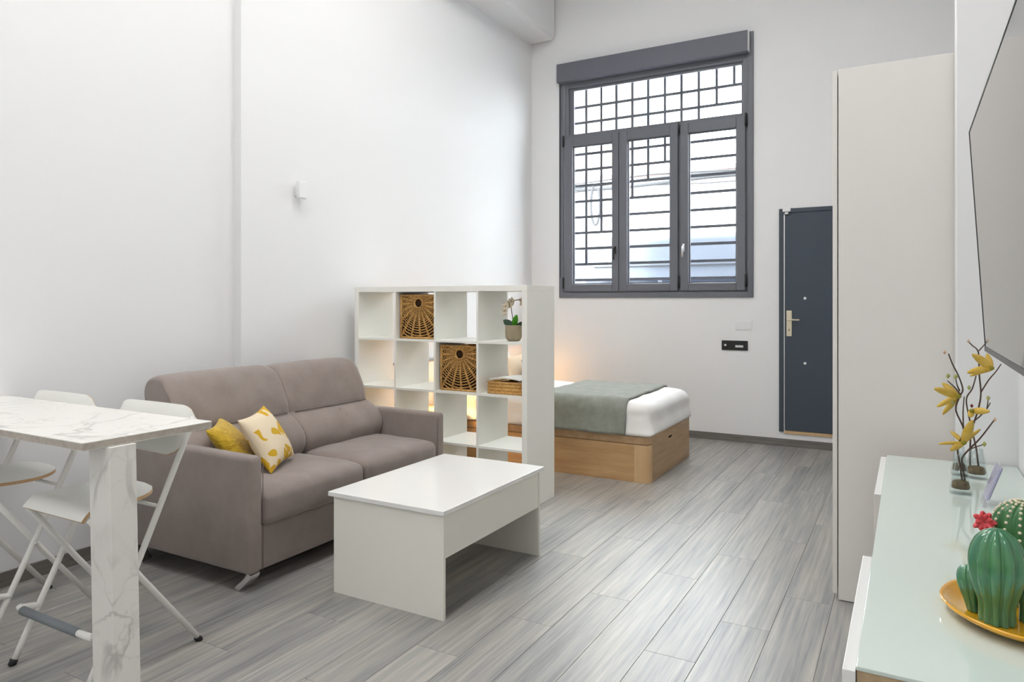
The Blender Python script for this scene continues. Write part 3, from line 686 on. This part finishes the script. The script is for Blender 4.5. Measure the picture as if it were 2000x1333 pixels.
def backc(y0, y1):
    # side profile (x forward, z up), closed loop, bulging lumbar roll under a tall headrest
    pr_ = smoothpts([(-3.42, 0, .40), (-3.17, 0, .44), (-3.105, 0, .48), (-3.095, 0, .56), (-3.15, 0, .64), (-3.232, 0, .686), (-3.243, 0, .695), (-3.245, 0, .71), (-3.262, 0, .78), (-3.30, 0, .87), (-3.345, 0, .94), (-3.40, 0, .972), (-3.46, 0, .975), (-3.51, 0, .95), (-3.53, 0, .88), (-3.50, 0, .72), (-3.46, 0, .5), (-3.42, 0, .40)], 3)[:-1]
    b = B(); n = 22; rings = []; c = Vector((-3.34, 0, .70))
    for i in range(n + 1):
        t = -1 + 2 * i / n; t = math.copysign(1 - (1 - abs(t)) ** 1.7, t)
        s = (1 - abs(t) ** 14) ** .5 if abs(t) < 1 else 0
        s = .91 + .09 * s
        y = (y0 + y1) / 2 + t * (y1 - y0) / 2
        ring = []
        for p in pr_:
            d = Vector((p.x - c.x, 0, p.z - c.z)); q = c + d * s
            q.x += .006 * noise2(y * 2.5, p.z * 2.5)
            if p.z > .9: q.z -= .006 * abs(t) ** 3
            # gathers beside the lumbar seam
            if .66 < p.z < .73 and p.x > -3.35: q.x += .004 * math.sin(y * 90) * abs(t) ** 2
            ring.append(b.verts.new((q.x, y, q.z)))
        rings.append(ring)
    m = len(pr_)
    for i in range(n):
        for k in range(m):
            f = b.faces.new((rings[i][k], rings[i][(k + 1) % m], rings[i + 1][(k + 1) % m], rings[i + 1][k])); f.smooth = True
    for rg in (rings[0], rings[-1]): b.faces.new(rg)
    o = link('back_cushion', b, m_cloth, so, smooth='angle')
    q = B(); tube(q, [(-3.231, y, .694) for y in [y0 + .03 + (y1 - y0 - .06) * k / 10 for k in range(11)]], .0035, 6); link('lumbar_seam', q, m_seam, o)
    q = B(); yc = (y0 + y1) / 2 + .03; tube(q, [(-3.092, yc, .52), (-3.102, yc, .58), (-3.142, yc, .635), (-3.20, yc, .672)], .002, 5); link('lumbar_seam', q, m_seam, o)
backc(NY1 - .03, ym + .006); backc(ym + .008, FY0 + .005)
def sfoot(x, y, sx):
    b = B(); sheet(b, lambda u, v: (x + sx * (.012 - .075 * v ** 1.5 - .012 * v), y - .028 + .056 * u, .09 - .086 * v), 3, 8, .026)
    return link('foot', b, m_chrome, so, smooth='angle')
sfoot(-2.685, NY0 + .045, 1); sfoot(-2.685, FY1 - .045, 1); sfoot(-3.56, NY0 + .045, -1); sfoot(-3.56, FY1 - .045, -1)
# scatter cushions
u_ = Vector((-.44, -.27, .857)).normalized(); e_ = Vector((-.135, .258, .02)).normalized()
pc = Vector((-2.838, 2.545, .485)) + e_ * .150 + u_ * .157
pillow('scatter_cushion', pc, e_, u_, .35, .325, .12, m_print, 'cream scatter cushion with mustard brushstroke print on sofa', 'cushion', n=20)
pc2 = Vector((-3.09, 2.515, .602))
pillow('scatter_cushion', pc2, (-.642, .765, .05), (-.482, -.453, .75), .31, .32, .11, m_mustard, 'plain mustard scatter cushion tucked beside the sofa arm', 'cushion', n=20)

# ================================================================== COFFEE TABLE
ct = empty('coffee_table', (-2.04, 2.93, 0), 'white lift-top coffee table with open base on floor', 'table')
link('tabletop', bx(-2.372, -1.716, 2.458, 3.405, .448, .469, bev=.002), m_lamtop, ct)
link('side_panel', bx(-2.345, -1.722, 2.468, 2.484, .0, .447, bev=.001), m_lam, ct); link('side_panel', bx(-2.345, -1.722, 3.352, 3.368, .0, .447, bev=.001), m_lam, ct)
link('apron', bx(-1.742, -1.726, 2.4845, 3.3515, .26, .446, bev=.001), m_lam, ct); link('apron', bx(-2.342, -2.326, 2.4845, 3.3515, .26, .446, bev=.001), m_lam, ct)
link('storage_base', bx(-2.3255, -1.7425, 2.4845, 3.3515, .262, .278), m_lam, ct)

# ================================================================== BAR TABLE AND STOOLS
bt = empty('bar_table', (-3.0, 1.52, 0), 'high white marble bar table fixed to left wall', 'table')
b = B(); box(b, XL + .001, -2.282, 1.281, 1.758, .882, .91, bev=.003)
for f in b.faces:
    if abs(f.normal.z) < .3: f.material_index = 1
link('tabletop', b, [m_marble, m_marbedge], bt)
lx1, ly0 = at_y(214, 900, 1.36).x, 1.36
lx0 = at_y(173, 900, 1.36).x; ly1 = 1.36
# far right edge of the leg
d_ = ray(266, 900); ly1 = lx1 / d_.x * d_.y
b = bx(lx0, lx1, ly0, ly1, 0, .8815, bev=.002)
for v in b.verts: v.co.x += .028 * (1 - v.co.z / .88)
link('leg', b, m_marble, bt)
def stool(dx):
    """folding bar stool facing -y; near tube at x=-2.45"""
    XA, XB = -2.918, -2.455
    t = empty('bar_stool', (-2.69, 1.62, 0), 'white folding bar stool nearest the sofa', 'bar stool', 'white folding bar stools at the marble table')
    for x in (XA, XB):
        link('back_leg_tube', tube(B(), smoothpts([(x, 1.386, .012), (x, 1.58, .41), (x, 1.79, .862), (x, 1.80, .885)], 4), .0115, 12), m_wmetal, t)
        s = .014 if x == XA else -.014
        link('seat_leg_tube', tube(B(), [(x + s * 1.75, 1.418, .596), (x + s * 1.75, 1.605, .335), (x + s * 1.75, 1.847, .014)], .0115, 12), m_wmetal, t)
        link('foot_cap', tube(B(), [(x + s * 1.75, 1.840, .020), (x + s * 1.75, 1.853, 0.0)], .0135, 10), m_rub, t)
        link('foot_cap', tube(B(), [(x, 1.389, .020), (x, 1.380, 0.0)], .0135, 10), m_rub, t)
        link('pivot_bolt', tube(B(), [(x - .016, 1.566, .372), (x + .016, 1.566, .372)], .005, 8), m_steel, t)
    link('seat_rail', tube(B(), [(XA, 1.655, .592), (XB, 1.655, .592)], .007, 10), m_wmetal, t)
    fr_ = link('footrest', tube(B(), smoothpts([(XA - .0, 1.475, .19), (XA - .0, 1.428, .20), (XA + .03, 1.405, .205), (XB - .02, 1.40, .205), (XB, 1.428, .20), (XB, 1.475, .19)], 4), .0125, 10), m_wmetal, t)
    link('grip_sleeve', tube(B(), [(XA + .035, 1.40, .205), (XB - .06, 1.40, .205)], .0155, 12), m_grip, fr_)
    def seatf(u, v):
        s = 2 * u - 1; wv = .200 - .010 * (1 - v)
        y = 1.402 + .325 * v
        k = max(0, (v - .45) / .55)
        wv *= (max(0, 1 - k ** 2.6)) ** .5 * .8 + .2
        z = .634 - .010 * math.sin(PI * v) - .045 * max(0, (.16 - v) / .16) ** 1.7
        return (-2.687 + s * wv, y, z)
    link('seat', sheet(B(), seatf, 18, 22, .013, 0, 1), [m_ply, m_plyedge], t, smooth='angle')
    def backf(u, v):
        s = 2 * u - 1; z0, z1 = .765, .945
        k = max(0, (abs(s) - .70) / .30)
        hz = (z1 - z0) / 2 * (.42 + .58 * math.sqrt(max(0, 1 - k ** 2.4)))
        z = (z0 + z1) / 2 + (2 * v - 1) * hz
        y = 1.722 + (z - .765) * .46 + .012 * (1 - s * s) + .034 * max(0, (abs(s) - .86) / .14) ** 1.6
        return (-2.6865 + s * .240, y, z)
    link('backrest', sheet(B(), backf, 22, 8, .011, 0, 1), [m_ply, m_plyedge], t, smooth='angle')
    return t
st = stool(0)
st2 = copy_tree(st, None, Vector((-.655, -.012, 0))); st2['label'] = 'white folding bar stool against left wall, partly outside the picture'

# ================================================================== WARDROBE
wd = empty('wardrobe', (-.02, 4.3, 0), 'tall cream wardrobe standing beside the slate door', 'wardrobe')
WY0, WY1, WX0, WX1 = 3.522, 5.02, -.281, .28
link('side_panel', bx(WX0, WX1, WY0, WY0 + .02, .004, 2.414, bev=.001), m_ward, wd); link('side_panel', bx(WX0, WX1, WY1 - .02, WY1, .004, 2.414), m_ward, wd)
link('top_panel', bx(WX0, WX1, WY0 + .0205, WY1 - .0205, 2.39, 2.412), m_ward, wd); link('back_panel', bx(WX1 - .01, WX1 - .001, WY0 + .0205, WY1 - .0205, .06, 2.389), m_ward, wd)
link('plinth', bx(WX0 + .02, WX1 - .02, WY0 + .0205, WY1 - .0205, 0, .06), m_ward, wd)
for k in range(2):
    y0 = WY0 + .0 + k * .75
    d = link('door', bx(WX0 - .024, WX0 - .0045, y0 + .002, y0 + .746, .03, 2.41, bev=.001), m_ward, wd)
    hy = y0 + (.69 if k == 0 else .06)
    link('handle', tube(B(), [(WX0 - .024, hy, 1.0), (WX0 - .05, hy, 1.0), (WX0 - .05, hy, 1.2), (WX0 - .024, hy, 1.2)], .006, 8), m_steel, d)

# ================================================================== TV
tv = empty('television', (.3, 2.15, 1.2), 'large wall-mounted television tilted down above the sideboard', 'television')
tilt = math.atan(.0455 / .727); tc_ = Vector((.19675, 2.155, 1.5605)); RY = Matrix.Rotation(tilt, 4, 'Y').inverted()
def tvbox(x0, x1, y0, y1, z0, z1, bev=0):
    b = bx(x0, x1, y0, y1, z0, z1, bev=bev); bmesh.ops.transform(b, matrix=Matrix.Translation(tc_) @ RY, verts=b.verts); return b
link('body', tvbox(.004, .03, -.645, .645, -.364, .364, .004), m_bezel, tv)
link('screen', tvbox(0, .0038, -.641, .641, -.352, .361), m_screen, tv)
b = B()
for s in (-1, 1):
    box(b, -.0015, .004, s * .645 - .004, s * .645 + .001, -.364, .364)
box(b, -.0015, .004, -.645, .645, .361, .365); box(b, -.003, .004, -.645, .645, -.366, -.352)
bmesh.ops.transform(b, matrix=Matrix.Translation(tc_) @ RY, verts=b.verts); link('bezel', b, m_bezel, tv)
b = B(); box(b, XR - .012, XR, 1.95, 2.36, 1.40, 1.72); box(b, .235, XR - .012, 2.0, 2.04, 1.5, 1.6); box(b, .235, XR - .012, 2.27, 2.31, 1.5, 1.6); link('wall_mount', b, m_blackp, tv)

# ================================================================== SIDEBOARD
sd = empty('sideboard', (.14, 2.39, 0), 'long oak sideboard with mint glass top and white drawers', 'sideboard')
GZ = .71
link('glass_top', bx(-.0825, .368, 1.392, 3.376, GZ - .008, GZ, bev=.0015), m_sideglass, sd)
link('end_panel', bx(-.0815, .366, 1.394, 1.414, .06, GZ - .0085), m_tan, sd); link('end_panel', bx(-.0815, .366, 3.354, 3.374, .06, GZ - .0085), m_tan, sd)
link('carcass', bx(-.055, .366, 1.4145, 3.3535, .06, GZ - .009), m_tan, sd)
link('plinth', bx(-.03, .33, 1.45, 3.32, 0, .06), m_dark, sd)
for (y0, y1) in ((1.386, 2.03), (2.70, 3.365)):
    for k in range(2):
        z0, z1 = ((.09, .385), (.392, .703))[k]
        link('drawer_front', bx(-.1045, -.083, y0, y1, z0, z1, bev=.0015), m_white, sd)
link('niche_front', bx(-.0755, -.0555, 2.034, 2.696, .08, .698), m_tan, sd)

# vases with twigs
def vase(c, h, rb, rt, lab):
    t = empty('vase', c, lab, 'vase', 'clear glass vases on the sideboard')
    prof = [(0.001, 0), (rb * .96, 0), (rb, .006), (rb * .97, .02), (rt, h), (rt - .0025, h), (rb * .97 - .004, .024), (rb * .8, .018), (.001, .017)]
    link('glass', lathe(B(), prof, c, 28, caps=False), m_glass, t)
    link('gravel', lathe(B(), [(.001, .0185), (rb * .8, .0185), (rb * .97 - .0055, .025), (rb * .9 - .006, .040), (rb * .5, .044), (.001, .046)], c, 20, rib=lambda a, z: 1 + .04 * math.sin(5 * a + z * 300), caps=False), m_moss, t)
V1 = at_z(1876, 962, GZ); V1 = Vector((.151, 2.82, GZ)); V2 = Vector((.214, 3.09, GZ)); V3 = Vector((.163, 3.12, GZ))
vase(V1, .135, .033, .0125, 'conical glass vase at front of the vase cluster')
vase(V2, .11, .036, .020, 'wide glass vase behind the front one, nearest the wall')
vase(V3, .11, .028, .016, 'glass vase half hidden behind the front one')
ZS, ZX, ZY = 3.705, 1780, 640
def zp(x, y, Y): return at_y(ZX + x / ZS, ZY + y / ZS, Y)
def branch(paths, lab, flowers=(), buds=()):
    main = paths[0]; base = zp(*main[0])
    t = empty('flower_branch', base, lab, 'flower branch', 'flowering twigs in the vases')
    for i, p in enumerate(paths):
        pts = smoothpts([zp(*q) for q in p], 4); r0 = .0036 if i == 0 else .0026
        link('stem' if i == 0 else 'twig', tube(B(), pts, [r0 * (1 - .4 * k / len(pts)) for k in range(len(pts))], 6), m_twig, t)
    for (c, petals, heart) in flowers:
        c3 = zp(*c); fo = empty_part('flower', c3, t)
        for (px, py, dY, wd_) in petals:
            tip = zp(px, py, c[2] + dY)
            link('petal', leafmesh(c3, tip, wd_, .1 * (tip - c3).length), m_yel, fo, smooth=True)
        link('calyx', lathe(B(), [(.002, -.008), (.008, -.004), (.009, .003), (.003, .008)], c3, 10), heart, fo)
    for (x, y, Y, mm) in buds:
        p = zp(x, y, Y); r = .0065 if mm is m_bud else .005
        link('bud', lathe(B(), [(.001, -r * 1.3), (r * .8, -r * .5), (r, .2 * r), (r * .5, r), (.001, r * 1.4)], p, 8, caps=False), mm, t)
def empty_part(name, loc, parent):
    o = bpy.data.objects.new(name, None); COL.objects.link(o); o.parent = parent; o.location = Vector(loc) - wo(parent); ORG[o.name] = Vector(loc); o.empty_display_size = .02; return o
Y0 = 2.82
branch([[(372, 1130, Y0), (352, 1000, Y0), (345, 955, Y0), (335, 860, Y0 - .01), (380, 745, Y0 - .02), (322, 600, Y0 - .03), (350, 500, Y0 - .03), (372, 450, Y0 - .03), (345, 360, Y0 - .04), (300, 270, Y0 - .05), (268, 190, Y0 - .05)],
        [(350, 480, Y0 - .03), (320, 440, Y0 - .02), (260, 385, Y0 - .02)], [(350, 460, Y0 - .03), (332, 420, Y0 - .04), (322, 375, Y0 - .05)],
        [(378, 745, Y0 - .02), (374, 620, Y0), (382, 500, Y0 + .01)]],
       'tall brown twig with yellow flowers, leftmost in the front vase',
       flowers=[((340, 500, Y0 - .03), [(165, 440, -.04, .026), (225, 400, .02, .022), (185, 572, -.02, .018), (228, 628, .02, .018)], m_yelg)],
       buds=[(240, 180, Y0 - .05, m_budp), (265, 352, Y0 - .02, m_bud), (320, 358, Y0 - .05, m_bud), (297, 543, Y0 - .03, m_bud)])
branch([[(390, 1130, Y0 + .005), (372, 1000, Y0 + .005), (368, 945, Y0), (420, 880, Y0 + .01), (500, 800, Y0 + .02), (598, 672, Y0 + .03)],
        [(395, 905, Y0), (440, 875, Y0), (520, 848, Y0 + .01)]],
       'short twig with green buds leaning right from the front vase',
       flowers=[((378, 835, Y0 - .02), [(442, 668, -.02, .030), (285, 750, .03, .015), (195, 842, -.03, .010), (282, 890, -.03, .02), (500, 735, .04, .012)], m_yelg)],
       buds=[(605, 668, Y0 + .03, m_budp), (528, 846, Y0 + .01, m_bud)])
Y2 = 3.09
branch([[(492, 1045, Y2), (480, 960, Y2), (470, 880, Y2), (445, 770, Y2), (420, 660, Y2 - .01), (398, 520, Y2 - .02), (440, 445, Y2 - .02), (468, 350, Y2 - .02)],
        [(450, 680, Y2 - .01), (500, 640, Y2 - .02), (545, 590, Y2 - .03), (572, 545, Y2 - .03)], [(548, 585, Y2 - .03), (556, 520, Y2 - .03)]],
       'twig with a red-hearted yellow flower in the wide rear vase',
       flowers=[((437, 605, Y2 - .05), [(568, 608, -.02, .024), (425, 650, -.02, .022)], m_yelg)],
       buds=[(437, 568, Y2 - .055, m_red), (556, 512, Y2 - .03, m_bud), (418, 437, Y2 - .02, m_bud)])
branch([[(425, 1010, Y2 + .03), (425, 930, Y2 + .03), (433, 760, Y2 + .02), (482, 600, Y2), (503, 480, Y2), (490, 330, Y2), (485, 180, Y2), (440, 130, Y2), (415, 105, Y2)],
        [(503, 470, Y2), (560, 380, Y2 - .01), (610, 322, Y2 - .02), (650, 265, Y2 - .03)], [(488, 170, Y2), (515, 140, Y2), (545, 105, Y2 + .01)]],
       'tallest twig with a drooping yellow flower in rear vases',
       flowers=[((580, 295, Y2 - .02), [(440, 190, -.03, .03), (548, 188, .03, .022), (405, 325, -.04, .026), (425, 350, .02, .014)], m_yelg)],
       buds=[(413, 100, Y2, m_budp)])
# leaning acrylic card stand
ac0 = Vector((.205, 2.70, GZ)); 
ca = empty('card_stand', ac0, 'clear acrylic card stand leaning back on the sideboard', 'card stand')
b = B()
box(b, -.005, .005, -.05, .05, 0, .135, bev=.001); bmesh.ops.transform(b, matrix=Matrix.Translation(ac0 + Vector((0, 0, .003))) @ Matrix.Rotation(.33, 4, 'Y'), verts=b.verts)
link('acrylic_block', b, m_acr, ca)
b = B(); box(b, -.0018, .0018, -.046, .046, .022, .13); bmesh.ops.transform(b, matrix=Matrix.Translation(ac0 + Vector((0, 0, .003))) @ Matrix.Rotation(.33, 4, 'Y'), verts=b.verts)
link('card', b, m_lav, ca)
# yellow dish
PC = Vector((.192, 1.757, GZ))
pl_prof = [(.001, .004), (.55, .004), (.60, 0), (.68, .0), (.80, .006), (.97, .020), (1.0, .026), (.98, .029), (.93, .024), (.78, .0125), (.6, .009), (.001, .009)]
b = B(); n = 56; rings = []
for (r, z) in pl_prof:
    rings.append([b.verts.new(PC + Vector((math.cos(a) * r * .13 * (1 + .05 * math.cos(2 * a)), math.sin(a) * r * .168 * (1 - .06 * max(0, math.cos(a - 3.6))), z))) for a in [2 * PI * k / n for k in range(n)]])
for i in range(len(rings) - 1):
    for k in range(n): b.faces.new((rings[i][k], rings[i][(k + 1) % n], rings[i + 1][(k + 1) % n], rings[i + 1][k])).smooth = True
link('dish', b, m_plate, smooth=True, label='amber yellow glazed dish under the ceramic cacti', cat='dish')
def ribbed(c, prof, ribs, depth, n=96, lean=(0, 0)):
    b = B(); rings = []; c = Vector(c); zt_ = prof[-1][1]
    for (r, z) in prof:
        ring = []
        for k in range(n):
            a = 2 * PI * k / n; w_ = 1 - depth * (1 - abs(math.cos(ribs * a / 2)) ** .7)
            w_ = 1 - depth * abs(math.sin(ribs * a / 2)) ** 6 if False else w_
            ring.append(b.verts.new(c + Vector((r * w_ * math.cos(a) + lean[0] * z, r * w_ * math.sin(a) + lean[1] * z, z))))
        rings.append(ring)
    for i in range(len(rings) - 1):
        for k in range(n): b.faces.new((rings[i][k], rings[i][(k + 1) % n], rings[i + 1][(k + 1) % n], rings[i + 1][k])).smooth = True
    b.faces.new(rings[0]); b.faces.new(rings[-1])
    return b
def prof_smooth(pts, k=5): return [(max(.0005, p.x), p.z) for p in smoothpts([(r, 0, z) for r, z in pts], k)]
C1 = Vector((.152, 1.70, GZ + .0095))
ck = empty('ceramic_cactus', C1, 'glossy ribbed green ceramic cactus at the front of the yellow dish', 'ornament')
link('trunk', ribbed(C1, prof_smooth([(.033, 0), (.032, .02), (.034, .04), (.043, .068), (.050, .10), (.049, .133), (.038, .163), (.019, .181), (.002, .186)]), 11, .25), m_cact, ck, smooth=True)
link('arm', ribbed(C1 + Vector((-.036, .034, .0)), prof_smooth([(.012, .0), (.017, .026), (.023, .048), (.024, .068), (.015, .086), (.001, .093)], 4), 9, .16, 54, (-.12, .05)), m_cact, ck, smooth=True)
link('arm', ribbed(C1 + Vector((.05, .028, .0)), prof_smooth([(.012, .0), (.016, .03), (.021, .045), (.021, .06), (.013, .078), (.001, .084)], 4), 9, .16, 54, (.15, 0)), m_cact, ck, smooth=True)
C2 = Vector((.212, 1.842, GZ + .0095))
ck2 = empty('ceramic_cactus', C2, 'taller cream-dotted ceramic cactus with a pink flower on the dish', 'ornament')
p2 = prof_smooth([(.045, 0), (.050, .03), (.058, .08), (.063, .12), (.060, .16), (.046, .192), (.023, .209), (.002, .213)])
link('trunk', ribbed(C2, p2, 14, .12), m_cact2, ck2, smooth=True)
b = B()
for k in range(14):
    a = 2 * PI * k / 14
    for (r, z) in p2[6::2]:
        if r < .012: continue
        bmesh.ops.create_icosphere(b, subdivisions=1, radius=.0036, matrix=Matrix.Translation(C2 + Vector((math.cos(a) * (r + .0008), math.sin(a) * (r + .0008), z))))
link('spine_dots', b, m_dot, ck2, smooth=True, kind='stuff')
fc = at_y(1922, 1020, 1.80); fo = empty_part('flower', fc, ck2)
for k in range(14):
    a = 2 * PI * k / 14; lay = k % 2; d = Vector((math.cos(a) * .7, -.25 - .35 * lay, math.sin(a))).normalized() * (.021 if lay else .024)
    link('petal', leafmesh(fc, fc + d, .013), m_coral, fo, smooth=True)
link('flower_stalk', tube(B(), [fc, fc + Vector((.02, .015, -.006)), C2 + Vector((-.050, -.015, .15))], .004, 6), m_cact2, ck2)

# ================================================================== OUTSIDE THE WINDOW
ZG = .1
link('street', bx(-40, 30, YB + .2, 40, ZG - .2, ZG), m_street, kind='structure', label='grey street outside the window', cat='street')
gw = empty('boundary_wall', (-4, 12.3, ZG), 'white rendered wall across the street', 'wall')
link('wall_body', bx(-16, 6, 12.3, 12.6, ZG, 3.62), m_facade, gw); link('coping', bx(-16, 6, 12.22, 12.68, 3.62, 3.70), m_tile, gw)
fb = empty('apartment_building', (-11, 19, ZG), 'beige apartment building behind the white street wall', 'building')
link('wall_body', bx(-17, -8.3, 18, 24, ZG, 9.5), m_facb, fb)
for zz in (4.6, 7.2):
    for xx in (-15, -12.5, -10.4, -8.95):
        f_ = link('window', bx(xx - .5, xx + .45, 17.93, 18.02, zz, zz + 1.4), m_frame, fb); link('pane', bx(xx - .44, xx + .39, 17.91, 17.93, zz + .06, zz + 1.34), m_vwin, f_)
    link('balcony', bx(-16, -8.6, 17.2, 18, zz - .35, zz - .2), m_facade, fb)
cb_ = empty('cable_bundle', (-4, 12.16, 3.0), 'grey cable bundle with a hanging loop along the street wall', 'cable')
for (dz, r_, ph) in ((0, .035, 0), (.07, .02, 1.), (.13, .015, 2.1), (-.05, .012, 3.)):
    link('cable', tube(B(), [(x, 12.18, 3.47 + dz + .03 * math.sin(x * 1.7 + ph)) for x in [-9 + .5 * q for q in range(26)]], r_, 6), m_cable, cb_)
lp = at_y(1163, 400, 12.16)
link('cable_loop', tube(B(), [lp + Vector((math.cos(q_) * .09, 0, math.sin(q_) * .38)) for q_ in [PI * .5 + 2 * PI * q / 20 for q in range(19)]], .024, 6), m_cable, cb_)
va = empty('van', (-2.0, 9.5, ZG), 'white van parked outside the barred window', 'van')
b = B(); prof = [(.9, .45), (.9, 2.05), (.75, 2.2), (-3.45, 2.2), (-3.75, 2.1), (-4.35, 1.35), (-5.1, 1.15), (-5.25, .9), (-5.25, .45)]
A_ = [b.verts.new((x, 8.6, z)) for x, z in prof]; C_ = [b.verts.new((x, 10.5, z)) for x, z in prof]
b.faces.new(A_); b.faces.new(C_)
for i in range(len(prof)): b.faces.new((A_[i], A_[(i + 1) % len(prof)], C_[(i + 1) % len(prof)], C_[i]))
bmesh.ops.recalc_face_normals(b, faces=b.faces)
bmesh.ops.bevel(b, geom=[e for e in b.edges], offset=.09, segments=4, profile=.5, affect='EDGES')
link('body', b, m_van, va, smooth='angle')
for (x0, x1) in ((-3.72, -2.75), (-2.70, -1.3), (-1.25, .5)): link('window', bx(x0, x1, 8.585, 8.61, 1.2, 1.66, bev=.01), m_vwin, va)
link('trim_rail', bx(-3.6, .6, 8.58, 8.605, 1.80, 1.815), m_cable, va)
for x in (-4.2, -.4):
    for y in (8.72, 10.3): link('wheel', tube(B(), [(x, y - .11, ZG + .33), (x, y + .11, ZG + .33)], .33, 24), m_rub, va)
